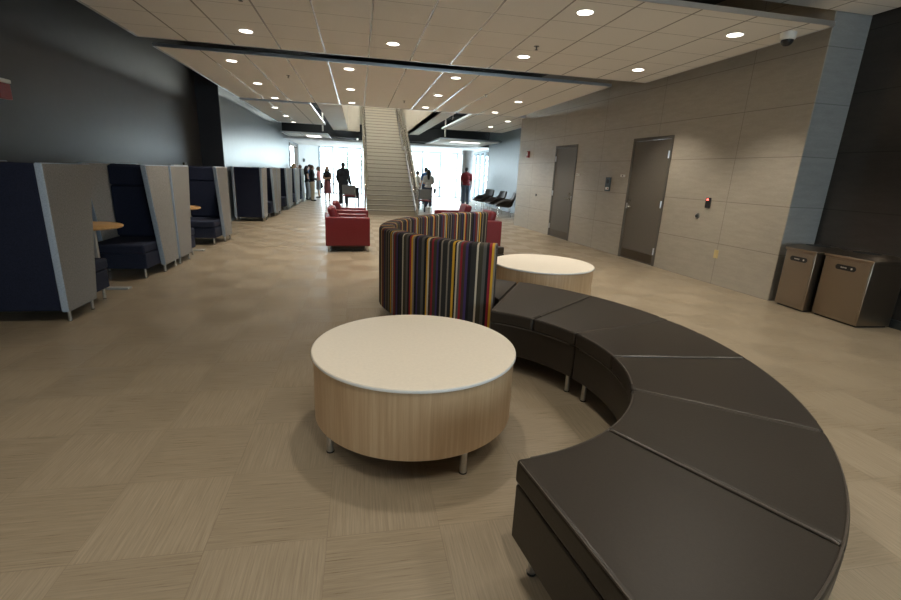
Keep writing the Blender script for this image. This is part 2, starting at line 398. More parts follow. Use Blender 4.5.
obj('lens', bx(-.022, .022, .05, .066, -.03, .055), M['white_pl'], o, .004)
o = wallbox('intercom_panel', 3.875, 1.335, .17, .27, .02, M['slate'], 'slate grey intercom plate on the tiled wall between the two doors', 'intercom')
g = nb(); add_tube(g, [(0, .02, .055), (0, .024, .055)], .042, 20); obj('speaker_grille', g, M['black'], o)
obj('call_label', bx(-.055, .055, .02, .023, -.105, -.055), M['white_pl'], o)
g = nb(); add_tube(g, [(-.03, .02, -.08), (-.03, .027, -.08)], .014, 12); obj('call_button', g, M['signal_red'], o)
o = wallbox('door_sensor', 5.07, 1.505, .12, .045, .03, M['white_pl'], 'small white sensor box just right of the far door', 'sensor')
obj('sensor_eye', bx(.0, .03, .03, .034, -.012, .012), M['black'], o)
o = wallbox('door_sensor', 3.415, 1.505, .12, .045, .03, M['white_pl'], 'small white sensor box just left of the near door', 'sensor')
obj('sensor_eye', bx(-.03, .0, .03, .034, -.012, .012), M['black'], o)
o = wallbox('card_reader', 1.255, 1.15, .085, .15, .03, M['black'], 'black card reader with a red light on the wall right of the near door', 'card reader', .01)
obj('indicator_light', bx(-.018, .018, .03, .033, .035, .06), M['led'], o)
o = obj('exit_button', tube([(0, 0, 0), (0, .012, 0)], .042, 20), M['steel']); onwall(o, 1.426, .945); tag(o, 'round steel push button on the wall below the card reader', 'button')
obj('button_cap', tube([(0, .012, 0), (0, .024, 0)], .024, 16), M['slate'], o)
o = wallbox('power_outlet', .942, .44, .075, .12, .008, M['ivory'], 'ivory power outlet low on the tiled wall near the bins', 'outlet', .003)
for z in (-.027, .027): obj('socket', bx(-.02, .02, .008, .011, z-.016, z+.016), M['ivory'], o, .002)
o = obj('wall_plug', tube([(0, 0, 0), (0, .02, 0)], .03, 16), M['black']); onwall(o, 7.15, .95); tag(o, 'small round black cover on the tiled wall left of the far door', 'cover')
obj('plug_screw', tube([(0, .02, 0), (0, .023, 0)], .008, 8), M['steel'], o)
# left wall alarm and the little box further along
o = tag(obj('fire_alarm', bx(-3.699, -3.64, 5.93, 6.11, 1.96, 2.12), M['signal_red'], None, .008), 'red fire alarm horn with white strobe on the dark left wall', 'fire alarm')
obj('strobe_lens', bx(-3.699, -3.62, 5.94, 6.10, 2.12, 2.16), M['white_pl'], o, .01)
o = tag(obj('wall_thermostat', bx(-3.699, -3.66, 11.1, 11.25, 1.26, 1.39), M['kick'], None, .004), 'small brown box on the left wall behind the booths', 'thermostat')
obj('display', bx(-3.661, -3.657, 11.13, 11.22, 1.31, 1.36), M['black'], o)
# dome camera under the near panel
o = thing('security_camera', 'white dome security camera at the right corner of the near ceiling panel', 'camera', (4.50, 4.66, 3.0))
o.scale = (.85, .85, .85)
obj('housing', lathe([(0, 0), (.085, 0), (.09, -.02), (.085, -.075), (.075, -.085), (0, -.085)], 28), M['white_pl'], o)
obj('dome', lathe([(.07, -.085), (.068, -.105), (.055, -.13), (.032, -.148), (0, -.155)], 28), M['black'], o)

# ------------------------------------------------------------------ ceiling lights and sprinklers
LIGHTS = [(-1.36, 6.74, 'round ceiling downlight at far left of the near ceiling panel'),
 (.455, 6.66, 'round ceiling downlight of the near panel nearest above the stairs'),
 (2.25, 6.66, 'round ceiling downlight of the near panel, back row, third from left'),
 (4.07, 6.76, 'round ceiling downlight of the near panel, back row, rightmost'),
 (2.22, 4.79, 'large looking ceiling downlight at the top, left of the front pair'),
 (4.06, 4.91, 'large looking ceiling downlight beside the dome camera'),
 (-1.99, 8.64, 'second panel downlight in the left column, nearest one'),
 (-2.0, 10.68, 'second panel downlight in the left column, middle one'),
 (-1.99, 12.66, 'second panel downlight in the left column, farthest one'),
 (-.142, 8.48, 'second panel downlight left of the stairs, nearest of three'),
 (-.15, 10.53, 'second panel downlight left of the stairs, middle of three'),
 (-.15, 12.56, 'second panel downlight left of the stairs, farthest of three'),
 (1.66, 8.46, 'second panel downlight right of the stairs, nearest of three'),
 (1.68, 10.42, 'second panel downlight right of the stairs, middle of three'),
 (1.685, 12.41, 'second panel downlight right of the stairs, farthest of three'),
 (3.49, 10.45, 'second panel downlight by the tiled wall, nearer of two'),
 (3.52, 12.4, 'second panel downlight by the tiled wall, farther of two'),
 (-2.32, 14.67, 'third left panel downlight, nearest of three'),
 (-2.33, 16.82, 'third left panel downlight, middle of three'),
 (-2.36, 18.9, 'third left panel downlight, farthest of three'),
 (4.44, 14.15, 'third right panel downlight, nearer of two'),
 (4.43, 16.04, 'third right panel downlight, farther of two')]
def spot(name, loc, power, parent=None, size=106, blend=.65, rad=.07, col=(1, .91, .77)):
    l = bpy.data.lights.new(name, 'SPOT'); l.energy = power; l.spot_size = R(size); l.spot_blend = blend; l.shadow_soft_size = rad; l.color = col
    o = bpy.data.objects.new(name, l); C.objects.link(o); o.location = loc
    if parent: o.parent = parent
    return o
P_DOWN = 128
first = None
for x, y, lab in LIGHTS:
    if first is None:
        first = thing('ceiling_light', lab, 'ceiling light', (x, y, 3.0), 0, 'recessed downlights')
        obj('ring', lathe([(.078, -.002), (.098, -.004), (.10, -.001), (.10, .002), (.078, .002)], 32), M['white_pl'], first)
        obj('diffuser', lathe([(.080, -.001), (.04, -.0025), (0, -.003)], 32), M['lamp'], first)
        spot('lamp', (0, 0, -.03), P_DOWN, first)
    else: dup(first, (x, y, 3.0), None, lab)
for x, y in ((-2.2, 2.6), (.4, 2.6), (2.6, 2.6), (4.4, 2.6), (-2.2, .4), (.4, .4), (2.6, .4), (4.4, .4), (.4, -2.5), (3.4, -2.5), (-2.2, -2.5)):
    spot('soffit_fill_light', (x, y, 3.27), 92)  # assumed lamps out of view, added to light the foreground
for x, y in ((.8, 15), (.8, 18), (1.0, 21), (1.0, 24)): spot('stairwell_fill_light', (x, y, 6.95), 210, size=140, col=(1, .9, .76))  # unseen lamps under the upper roof, added to light the stair risers
for (x0, x1, y0, y1, lab) in ((-2.15, -1.55, 20.6, 21.8, 'glowing rectangular ceiling panel light in the far left ceiling panel'), (3.75, 5.0, 19.4, 20.0, 'glowing rectangular ceiling panel light in the far right ceiling panel')):
    o = tag(obj('panel_light', bx(x0, x1, y0, y1, 2.685, 2.699), M['white_pl']), lab, 'ceiling light')
    obj('diffuser', bx(x0+.03, x1-.03, y0+.03, y1-.03, 2.681, 2.6851), M['troffer'], o)
first = None
for x, y, lab in ((-1.13, 5.45, 'dark sprinkler head near the left downlight of the near ceiling panel'), (2.22, 6.1, 'dark sprinkler head right of centre in the near ceiling panel'),
                  (-1.24, 9.5, 'dark sprinkler head in the left part of the second ceiling panel'), (2.58, 9.85, 'dark sprinkler head in the right part of the second ceiling panel'), (1.06, 11.55, 'small sprinkler head in the second ceiling panel just in front of the stairs')):
    if first is None:
        first = thing('ceiling_sprinkler', lab, 'sprinkler', (x, y, 3.0))
        obj('escutcheon', lathe([(0, -.002), (.035, -.004), (.035, 0)], 20), M['slate'], first)
        bm = nb(); add_tube(bm, [(0, 0, -.003), (0, 0, -.04)], .008, 8); add_lathe(bm, [(0, -.04), (.022, -.041), (.022, -.044), (0, -.044)], 16); obj('sprinkler_head', bm, M['slate'], first)
    else: dup(first, (x, y, 3.0), None, lab)

# ------------------------------------------------------------------ glazing, outside
def glazed(name, p0, p1, z1, muls, transoms, doorway=None):
    """a run of storefront glazing from p0 to p1: frame, then one pane per bay"""
    p0 = Vector((*p0, 0)); p1 = Vector((*p1, 0)); L = (p1-p0).length; ang = math.atan2(p1.y-p0.y, p1.x-p0.x)
    bm = nb(); w = .055
    for u in muls: add_box(bm, u-w, u+w, -.06, .06, 0, z1)
    for z in transoms: add_box(bm, muls[0], muls[-1], -.05, .05, z-.03, z+.03)
    o = struct(name, bm, M['mullion'], loc=p0, rotz=ang, smooth=False)
    for a, b in zip(muls, muls[1:]):
        obj('pane', bx(a+w, b-w, -.006, .006, .03, z1-.02), M['glass'], o, smooth=False)
    return o
glazed('window_1', (-2.2, 28.3), (.15, 28.3), 2.60, [0, .75, 1.55, 2.35], [.03, 2.57])
glazed('window_2', (1.85, 28.3), (6.6, 28.3), 2.60, [0, .95, 1.9, 2.98, 4.0, 4.75], [.03, 2.57])
o = glazed('window_3', (6.3, 21.6), (6.55, 28.3), 2.60, [0, 1.1, 2.2, 3.3, 4.4, 5.5, 6.65], [.03, 2.1, 2.57])
o = glazed('window_4', (2.2, -5.75), (4.6, -5.75), 2.7, [0, .8, 1.6, 2.4], [.63, 2.67])
# ground, a pale block and a tree outside
struct('ground_outside', bx(-60, 90, 28.45, 120, -.3, -.12), M['pave'], smooth=False)
b = thing('office_building', 'pale office block seen through the glazing right of the stairs', 'building', (14, 75, -.12))
obj('wall', bx(-12, 14, 0, 12, 0, 9), M['facade'], b, smooth=False)
for k in range(7):
    for j in range(2):
        w = obj('window', bx(-11+k*3.5, -9+k*3.5, -.08, .0, 1.2+j*3.6, 3.0+j*3.6), M['facade_glass'], b, smooth=False)
        w.location = (0, -.001, 0)
tr = thing('street_tree', 'pale green tree seen through the glazing left of the stairs', 'tree', (-.4, 50, -.12))
obj('trunk', tube([(0, 0, 0), (.05, 0, 1.0), (0, .05, 2.2)], [.12, .1, .07], 8), M['bark'], tr)
bm = nb()
for k in range(900):
    a = random.random()*2*PI; e = math.acos(random.uniform(-1, 1)); r = 1.25*random.random()**.4
    p = Vector((math.cos(a)*math.sin(e)*r*1.1, math.sin(a)*math.sin(e)*r, 2.3+math.cos(e)*r*.85)); q = Euler((random.random()*6, random.random()*6, 0)).to_matrix()
    vs = [bm.verts.new(p+q @ Vector(v)) for v in ((-.10, 0, 0), (0, -.05, 0), (.10, 0, 0), (0, .05, 0))]; bm.faces.new(vs)
obj('foliage', bm, M['leaf'], tr, smooth=False)
# doorway in the far left wall
bm = nb()
for a in ((23.6, 23.72, 0, 2.5), (26.48, 26.6, 0, 2.5), (23.72, 26.48, 2.4, 2.5)): add_box(bm, -3.37, -3.17, a[0], a[1], a[2], a[3])
struct('door_3', bm, M['door_frame'], smooth=False)
o = tag(obj('wall_speaker', bx(-.06, .06, -.05, 0, -.09, .09), M['grey_plastic'], None, .005), 'small grey box on the white wall beside the left doorway', 'speaker')
o.location = (-2.98, 27.40, 1.78); o.rotation_euler.z = math.atan2(1.2, 1.0)
obj('speaker_grille', bx(-.04, .04, -.055, -.05, -.06, .06), M['black'], o)
# round column by the right glazing
tag(obj('round_column', lathe([(0, 0), (.31, 0), (.31, 2.60), (0, 2.60)], 32), M['column'], loc=(5.62, 24.4, 0)), 'round grey column behind the man in the red shirt', 'column')

# ------------------------------------------------------------------ staircase
XS0, XS1 = .25, 1.82
Y0 = 15.3; RI, TR = .15, .29; N1, N2 = 15, 20; LAND = .9
st_ = thing('staircase', 'wide pale stone staircase rising away in the middle of the hall', 'staircase', (0, 0, 0))
def flight(bm, nbm, y, z, n):
    pts = []
    for k in range(n):
        yy = y+k*TR; zz = z+k*RI
        pts += [(yy, zz), (yy, zz+RI)]
        obj('nosing', bx(XS0, XS1, yy-.012, yy+.03, zz+RI-.022, zz+RI+.003), M['nosing'], st_, smooth=False)
    pts += [(y+n*TR, z+n*RI)]
    return pts
bm1 = nb(); nn = nb()
p = flight(bm1, nn, Y0, 0, N1); y1 = Y0+N1*TR; z1 = N1*RI
p += [(y1+LAND, z1)]
p2 = flight(bm1, nn, y1+LAND, z1, N2); y2 = y1+LAND+N2*TR; z2 = z1+N2*RI
p += p2+[(y2+.6, z2), (y2+.6, z2-.25), (y2, z2-.3), (y1+LAND, z1-.3), (y1, z1-.3), (Y0+.45, 0)]
bm1.free(); bm1 = extr_x(p, XS0, XS1)
obj('steps', bm1, M['stair'], st_, smooth=False); nn.free()
for sx, nm in ((XS0-.05, 'l'), (XS1+.05, 'r')):
    q = [(Y0-.05, 0), (Y0-.05, .12), (y1+.02, z1+.16), (y1+LAND, z1+.16), (y2, z2+.16), (y2, z2-.32), (y1+LAND, z1-.32), (y1, z1-.32), (Y0+.5, 0)]
    obj('stringer', extr_x(q, sx-.03, sx+.03), M['steel'], st_, smooth=False)
    path = [(Y0-.25, .90), (Y0, .92), (y1, z1+.92), (y1+LAND, z1+.92), (y2, z2+.92)]
    hr = obj('handrail', tube([(sx, a, b) for a, b in path], .042, 12), M['chrome'], st_)
    inx = sx+(.08 if nm == 'l' else -.08)
    obj('grab_rail', tube([(inx, a, b-.12) for a, b in path], .022, 10), M['chrome'], st_)
    # posts and panes
    for (ya, za, yb, zb, n) in ((Y0, .1, y1, z1+.1, 4), (y1, z1+.1, y1+LAND, z1+.1, 1), (y1+LAND, z1+.1, y2, z2+.1, 5)):
        for k in range(n):
            a = k/n; bb = (k+1)/n
            ya_, yb_ = ya+(yb-ya)*a, ya+(yb-ya)*bb; za_, zb_ = za+(zb-za)*a, za+(zb-za)*bb
            obj('post', tube([(sx, ya_+.02, za_-.1), (sx, ya_+.02, za_+.82)], .022, 10), M['chrome'], st_)
            obj('glass_panel', extr_x([(ya_+.07, za_+.06), (yb_-.04, zb_+.06), (yb_-.04, zb_+.74), (ya_+.07, za_+.74)], sx-.006, sx+.006), M['glass'], st_, smooth=False)
    obj('post', tube([(sx, Y0-.25, 0), (sx, Y0-.25, .9)], .024, 10), M['chrome'], st_)

# ------------------------------------------------------------------ drum tables
def drum_table(label, x, y, r, a0, nl=5):
    t = thing('drum_table', label, 'table', (x, y, 0), 0)
    obj('drum', lathe([(0, .138), (r-.012, .138), (r-.008, .142), (r-.008, .479), (0, .479)], 96), M['veneer'], t)
    obj('tabletop', lathe([(0, .4795), (r-.004, .4795), (r, .483), (r, .494), (r-.004, .498), (0, .498)], 96), M['lam'], t)
    obj('edge_band', lathe([(r+.0005, .482), (r+.0015, .484), (r+.0015, .493), (r+.0005, .4955)], 96), M['rim'], t)
    for k in range(nl):
        a = R(a0)+2*PI*k/nl; px, py = (r-.055)*math.cos(a), (r-.055)*math.sin(a)
        l = obj('leg', tube([(px, py, .006), (px, py, .1385)], .018, 14), M['steel'], t)
        obj('foot_glide', lathe([(0, 0), (.02, 0), (.02, .007), (0, .007)], 14, (px, py, 0)), M['rubber'], l)
    return t
drum_table('round drum coffee table with cream top in front of the curved bench', .292, 2.312, .543, 203, 4)
drum_table('round drum coffee table with cream top behind the bench by the striped sofa', 1.986, 4.678, .55, 20, 4)

# ------------------------------------------------------------------ curved bench of three modules
KS = .974
CI, RI_ = Vector((.462, 2.308))*KS, .966*KS
CO, RO_ = Vector((.267, 2.502))*KS, 2.0*KS
DIV = [((.962, 3.16), (1.485, 4.05)), ((1.285, 2.983), (1.96, 3.52)), ((1.438, 2.625), (2.22, 2.834)), ((1.468, 2.211), (2.22, 2.114)),
       ((1.289, 1.821), (1.881, 1.368)), ((.982, 1.493), (1.344, .822)), ((.54, 1.327), (.655, .557))]
DIV = [tuple((q[0]*KS, q[1]*KS) for q in d) for d in DIV]
def ang(c, p): return math.atan2(p[1]-c.y, p[0]-c.x)
AI = [ang(CI, d[0]) for d in DIV]; AO = [ang(CO, d[1]) for d in DIV]
def arc(c, r, a0, a1, n): return [(c.x+r*math.cos(a0+(a1-a0)*k/n), c.y+r*math.sin(a0+(a1-a0)*k/n)) for k in range(n+1)]
def sector(i, j, ins=0.0, gap=0.0):
    gi, go = gap/RI_, gap/RO_
    return arc(CI, RI_+ins, AI[i]-gi, AI[j]+gi, 18), arc(CO, RO_-ins, AO[i]-go, AO[j]+go, 18)
names = ['black leather curved bench module touching the striped sofa', 'black leather curved bench module in the middle of the curve', 'black leather curved bench module nearest the camera']
for mI in range(3):
    i = mI*2
    cen = Vector((sum(DIV[i+1][0][k]+DIV[i+1][1][k] for k in (0,))/2, sum(DIV[i+1][0][k]+DIV[i+1][1][k] for k in (1,))/2, 0))
    t = thing('curved_bench', names[mI], 'bench', (0, 0, 0), 0, 'curved bench modules')
    a, b = sector(i, i+2, .012, .006)
    obj('base', prism(a+b[::-1], .139, .358), M['leather'], t, .006, 2)
    for q in (i, i+1):
        a, b = sector(q, q+1, 0, .0035)
        # cushion with a softly crowned top
        cu = obj('seat_cushion', prism(a+b[::-1], .362, .455), M['leather'], t, .016, 4)
    # top piping round the module, seam piping across the middle
    a, b = sector(i, i+2, .008, .008)
    pb = nb()
    for ln in (a[1:-1], b[1:-1], [a[0], b[0]], [a[-1], b[-1]]):
        q0, q1 = Vector(ln[0]), Vector(ln[-1])
        if len(ln) == 2: dd = (q1-q0).normalized()*.014; ln = [tuple(q0+dd), tuple(q1-dd)]
        add_tube(pb, [(p[0], p[1], .4515) for p in ln], .0042, 6)
    obj('piping', pb, M['piping'], t)
    p0, p1 = Vector(DIV[i+1][0]), Vector(DIV[i+1][1]); d = (p1-p0).normalized()
    obj('seam_piping', tube([(*(p0+d*.012), .449), (*(p0+d*.03), .4535), (*(p1-d*.03), .4535), (*(p1-d*.012), .449)], .006, 8), M['piping'], t)
    a, b = sector(i, i+2, .006, .004)
    obj('base_piping', tube([(p[0], p[1], .360) for p in a[1:-1]], .004, 6), M['piping'], t)
    for (jj, s_) in ((i, 1), (i+2, -1)):
        for (c, r, A, ins) in ((CI, RI_, AI, .065), (CO, RO_, AO, -.09)):
            rr = r+ins; aa = A[jj]-s_*.055*1.0/(rr)*1.4
            px, py = c.x+rr*math.cos(aa), c.y+rr*math.sin(aa)
            l = obj('leg', tube([(px, py, .008), (px, py, .140)], .016, 14), M['steel'], t)
            obj('foot_glide', lathe([(0, 0), (.017, 0), (.019, .009), (0, .009)], 14, (px, py, 0)), M['rubber'], l)

# ------------------------------------------------------------------ striped curved sofa
def spline(P, n=14):
    out = []
    for k in range(len(P)-1):
        p0, p1, p2, p3 = P[max(k-1, 0)], P[k], P[k+1], P[min(k+2, len(P)-1)]
        for q in range(n):
            u = q/n
            out.append(tuple(.5*((2*p1[c])+(-p0[c]+p2[c])*u+(2*p0[c]-5*p1[c]+4*p2[c]-p3[c])*u*u+(-p0[c]+3*p1[c]-3*p2[c]+p3[c])*u**3) for c in (0, 1)))
    out.append(P[-1]); return out
OUT = spline([(1.045, 3.375), (.82, 3.47), (.58, 3.69), (.33, 4.02), (.205, 4.38), (.20, 4.66), (.29, 5.03), (.47, 5.42), (.76, 5.84), (1.08, 6.19), (1.41, 6.46), (1.78, 6.66)], 8)
OUT = [(p[0]*KS, p[1]*KS) for p in OUT]
def offs(P, d):
    r = []
    for k, p in enumerate(P):
        a, b = P[max(k-1, 0)], P[min(k+1, len(P)-1)]; tx, ty = b[0]-a[0], b[1]-a[1]; L = math.hypot(tx, ty)
        dd = d(k/(len(P)-1)) if callable(d) else d
        r.append((p[0]+ty/L*dd, p[1]-tx/L*dd))   # to the right of travel: inwards
    return r
sofa = thing('curved_sofa', 'curved sofa with a tall striped back and black seat curling round the rear drum table', 'sofa', (0, 0, 0))
TH = .15; H0, H1 = .139, .897
prof = [(0.0, H0), (0, H1-.03), (.006, H1-.012), (.022, H1-.002), (.04, H1), (TH-.04, H1), (TH-.022, H1-.002), (TH-.006, H1-.012), (TH, H1-.03), (TH, H0)]
# the ends are rounded by drawing the profile in
bm = nb(); uvl = bm.loops.layers.uv.new('UVMap'); rings = []; ss = [0.0]
for a, b in zip(OUT, OUT[1:]): ss.append(ss[-1]+math.hypot(b[0]-a[0], b[1]-a[1]))
cols = [offs(OUT, d) for d, z in prof]
for k in range(len(OUT)): rings.append([bm.verts.new((cols[j][k][0], cols[j][k][1], prof[j][1])) for j in range(len(prof))])
def quv(f, us):
    for l, u in zip(f.loops, us): l[uvl].uv = (u, l.vert.co.z)
for k in range(len(OUT)-1):
    for j in range(len(prof)):
        j2 = (j+1) % len(prof)
        f = bm.faces.new((rings[k][j], rings[k+1][j], rings[k+1][j2], rings[k][j2])); quv(f, (ss[k], ss[k+1], ss[k+1], ss[k]))
for k in (0, len(OUT)-1):
    f = bm.faces.new(rings[k])
    w = [ss[k]+(prof[j][0] if k else -prof[j][0]) for j in range(len(prof))]
    for l in f.loops:
        j = rings[k].index(l.vert); l[uvl].uv = (w[j], l.vert.co.z)
obj('backrest', bm, M['stripes'], sofa, .014, 3)
dep = lambda u: .82-.30*u
SI = offs(OUT, dep); SB = offs(OUT, TH+.003)
keep = [((1.112*KS, 3.437*KS), (1.474*KS, 4.057*KS))]+[(a, b) for a, b in zip(SB, SI)]
obj('seat_base', prism([a for a, b in keep]+[b for a, b in keep][::-1], .139, .358), M['leather'], sofa, .006)
n = len(keep)-1; third = n//3
for k in range(3):
    q = keep[k*third:(k+1)*third+1] if k < 2 else keep[2*third:]
    obj('seat_cushion', prism([a for a, b in q]+[b for a, b in q][::-1], .362, .455), M['leather'], sofa, .014, 3)
for k in (4, third-2, third+2, 2*third-2, 2*third+2, n-5):
    for (A, f_) in ((SB, .0), (SI, .1)):
        p = Vector(A[k]); q = Vector(SI[k] if A is SB else SB[k]); p = p+(q-p).normalized()*(.03 if A is SB else .09)
        l = obj('leg', tube([(p.x, p.y, .008), (p.x, p.y, .140)], .016, 12), M['steel'], sofa)
        obj('foot_glide', lathe([(0, 0), (.017, 0), (.019, .009), (0, .009)], 12, (p.x, p.y, 0)), M['rubber'], l)

# ------------------------------------------------------------------ privacy booths along the left wall
def booth(label, group):
    """back at y=0, opening towards +y, right side at x=0"""
    W = .72; wt = .06; t = thing('privacy_booth', label, 'booth', (0, 0, 0), 0, group)
    obj('back_panel', bx(-W+wt+.001, -wt-.001, .012, .11, .10, 1.34), M['navy'], t, .02, 3)
    obj('head_cushion', bx(-W+wt+.004, -wt-.004, .111, .165, 1.08, 1.325), M['navy'], t, .02, 3)
    obj('back_cushion', bx(-W+wt+.004, -wt-.004, .111, .16, .43, 1.075), M['navy'], t, .02, 3)
    for x0 in (-wt, -W):
        bm = extr_x([(0, .095), (.455, .095), (.70, 1.345), (0, 1.345)], x0, x0+wt, 1)
        obj('side_wing', bm, [M['grey_fab'], M['edge_fab']], t, .012, 3)
    obj('seat_base', bx(-W+wt+.004, -wt-.004, .165, .84, .12, .305), M['navy2'], t, .01)
    obj('seat_cushion', bx(-W+wt+.003, -wt-.003, .165, .87, .307, .42), M['navy2'], t, .025, 3)
    for x, y in ((-wt-.05, .80), (-W+wt+.05, .80), (-.035, .42), (-W+.035, .42), (-.035, .06), (-W+.035, .06)):
        l = obj('leg', tube([(x, y, .006), (x, y, .121 if y > .5 else .10)], .014, 10), M['steel'], t)
        obj('foot_glide', lathe([(0, 0), (.015, 0), (.015, .006), (0, .006)], 10, (x, y, 0)), M['rubber'], l)
    return t
def place(b, label, xr, yb, face, first=False):
    o = b if first else dup(b)
    o['label'] = label
    if face > 0: o.location = (xr, yb, 0); o.rotation_euler.z = 0
    else: o.location = (xr-.72, yb, 0); o.rotation_euler.z = PI
    return o
B0 = booth('x', 'privacy booths along the left wall')
place(B0, 'high-backed navy and grey booth at the left edge of the photo, back to camera', -2.485, 4.35, 1, True)
place(B0, 'navy and grey booth with open seat facing camera, nearest such, beside the first wood table', -2.48, 6.91, -1)
place(B0, 'grey-sided booth standing back to back with the nearest open booth', -2.47, 6.945, 1)
place(B0, 'second open booth facing camera, just before the wall corner', -2.43, 9.56, -1)
place(B0, 'full navy booth back facing camera just past the wall corner', -2.40, 12.62, 1)
far = [(-2.35, 14.5, -1, 'open navy booth right behind the booth past the wall corner'), (-2.35, 14.53, 1, 'booth back to back with the first far open booth'),
       (-2.33, 16.92, -1, 'second open navy booth in the far row beyond the wall corner'), (-2.33, 16.95, 1, 'booth back to back with the second far open booth'),
       (-2.32, 19.0, -1, 'third open navy booth in the far row beyond the wall corner'), (-2.32, 19.03, 1, 'booth back to back with the third far open booth'),
       (-2.29, 20.95, -1, 'last open navy booth in the far row next to the group of people')]
for xr, yb, f_, lab in far: place(B0, lab, xr, yb, f_)
def booth_table(label):
    t = thing('booth_table', label, 'table')
    obj('tabletop', lathe([(0, .682), (.355, .682), (.362, .686), (.362, .702), (.355, .706), (0, .706)], 48), M['oak'], t)
    obj('stem', bx(.04, .115, -.02, .02, .012, .682), M['silver'], t, .004)
    obj('mounting_plate', bx(-.12, .2, -.08, .08, .674, .682), M['slate'], t)
    obj('base', bx(-.32, .37, -.045, .045, .003, .025), M['silver'], t, .005)
    obj('base_crossbar', bx(-.30, -.22, -.25, .25, .003, .025), M['silver'], t, .005)
    return t
bt = booth_table('small round wood table on a metal stem between the two nearest booths'); bt.location = (-2.90, 5.55, 0)
dup(bt, (-2.88, 8.1, 0), None, 'small round wood table mostly hidden behind the back to back booths')

# ------------------------------------------------------------------ recycling bins
def bin_(label, W, D, Hh, loc, rotz):
    """front faces -x; width runs along y"""
    t = thing('recycling_bin', label, 'bin', loc, rotz, 'recycling bins')
    bd = nb(); add_box(bd, 0, D, -W/2, W/2, .02, Hh-.07); obj('body', bd, M['bronze'], t, .006)
    obj('under_block', bx(.03, D-.02, -W/2+.02, W/2-.02, 0, .021), M['black'], t)
    obj('front_panel', bx(-.006, .0, -W/2+.012, W/2-.012, .05, Hh-.09), M['bronze_mesh'], t, .002)
    # chamfered lid with an opening
    lid = nb(); z0, z1, z2 = Hh-.07, Hh-.045, Hh; e = .012
    a = [(-e, -W/2-e), (D+e, -W/2-e), (D+e, W/2+e), (-e, W/2+e)]; c = .075
    q = [(c, -W/2+c), (D-c, -W/2+c), (D-c, W/2-c), (c, W/2-c)]
    v0 = [lid.verts.new((x, y, z0)) for x, y in a]; v1 = [lid.verts.new((x, y, z1)) for x, y in a]; v2 = [lid.verts.new((x, y, z2)) for x, y in q]
    lid.faces.new(v0[::-1]); lid.faces.new(v2)
    for A, B_ in ((v0, v1), (v1, v2)):
        for k in range(4): lid.faces.new((A[k], A[(k+1) % 4], B_[(k+1) % 4], B_[k]))
    l = obj('lid', lid, M['bronze'], t, .004)
    obj('lid_opening', prism([(D/2+.11*math.cos(a_)*1.0, .13*math.sin(a_)) for a_ in [2*PI*k/28 for k in range(28)]], Hh-.001, Hh+.002), M['black'], l)
    pl = [( .085*(1 if c_ >= 0 else -1)+.028*math.cos(a_), .028*math.sin(a_)) for a_, c_ in [(2*PI*k/28, math.cos(2*PI*k/28)) for k in range(28)]]
    bm = nb(); z_ = Hh-.165
    A = [bm.verts.new((-.0065, p[0], z_+p[1])) for p in pl]; B_ = [bm.verts.new((-.012, p[0], z_+p[1])) for p in pl]
    bm.faces.new(A); bm.faces.new(B_)
    for k in range(28): bm.faces.new((A[k], A[(k+1) % 28], B_[(k+1) % 28], B_[k]))
    s = obj('label_plate', bm, M['black'], t)
    # a small pale line of lettering and a round mark, too small to read
    tx = nb(); xx = .055
    for wd in (.006, .009, .005, .008, .007, .006, .009): add_box(tx, -.0128, -.0119, xx-wd, xx, z_-.005, z_+.006); xx -= wd+.003
    obj('lettering', tx, M['white_pl'], s)
    obj('round_mark', tube([(-.0119, -.07, z_), (-.0128, -.07, z_)], .011, 14), M['white_pl'], s)
    return t
bin_('narrow bronze steel recycling bin against the blue-grey wall end', .40, .42, .765, (5.13, 4.465, 0), R(-3))
bin_('wider bronze steel recycling bin at the right edge of the photo', .53, .42, .765, (5.185, 3.955, 0), R(-3))

# ------------------------------------------------------------------ red club chairs
def club(label):
    """back at -x, opens to +x; y is the width"""
    t = thing('club_chair', label, 'armchair')
    W, D = .78, .76
    for s in (-1, 1):
        ar = obj('arm', bx(0, D, s*W/2-(.0 if s < 0 else .13), s*W/2+(.13 if s < 0 else 0), .10, .60), M['red'], t, .02, 3)
        yy = s*(W/2-.001); 
    obj('back_frame', bx(0, .14, -W/2+.131, W/2-.131, .10, .599), M['red'], t, .02, 3)
    obj('seat_base', bx(.141, D-.01, -W/2+.131, W/2-.131, .10, .28), M['red'], t, .012)
    obj('seat_cushion', bx(.15, D-.005, -W/2+.133, W/2-.133, .285, .43), M['red'], t, .035, 4)
    bc = obj('back_cushion', bx(-.075, .075, -W/2+.14, W/2-.14, 0, .34), M['red'], t, .06, 5); bc.location = (.20, 0, .435); bc.rotation_euler.y = R(-16)
    obj('under_block', bx(.09, D-.09, -W/2+.09, W/2-.09, .02, .101), M['black'], t)  # chair stands on its legs; black block added as the shadow underneath
    for x in (.05, D-.05):
        for y in (-W/2+.06, W/2-.06): obj('leg', tube([(x, y, 0), (x, y, .11)], .017, 12), M['steel'], t)
    return t
c0 = club('red leather club chair, nearer of the two left of the stairs'); c0.location = (-.60, 8.50, 0); c0['group'] = 'red club chairs'; c0.rotation_euler.z = R(4)
dup(c0, (-.60, 9.98, 0), R(4), 'red leather club chair, farther of the two left of the stairs')
dup(c0, (2.55, 8.50, 0), PI+R(4), 'red leather club chair right behind the striped sofa, nearer of that pair')
dup(c0, (2.46, 10.1, 0), PI+R(4), 'red leather club chair right behind the striped sofa, farther of that pair')

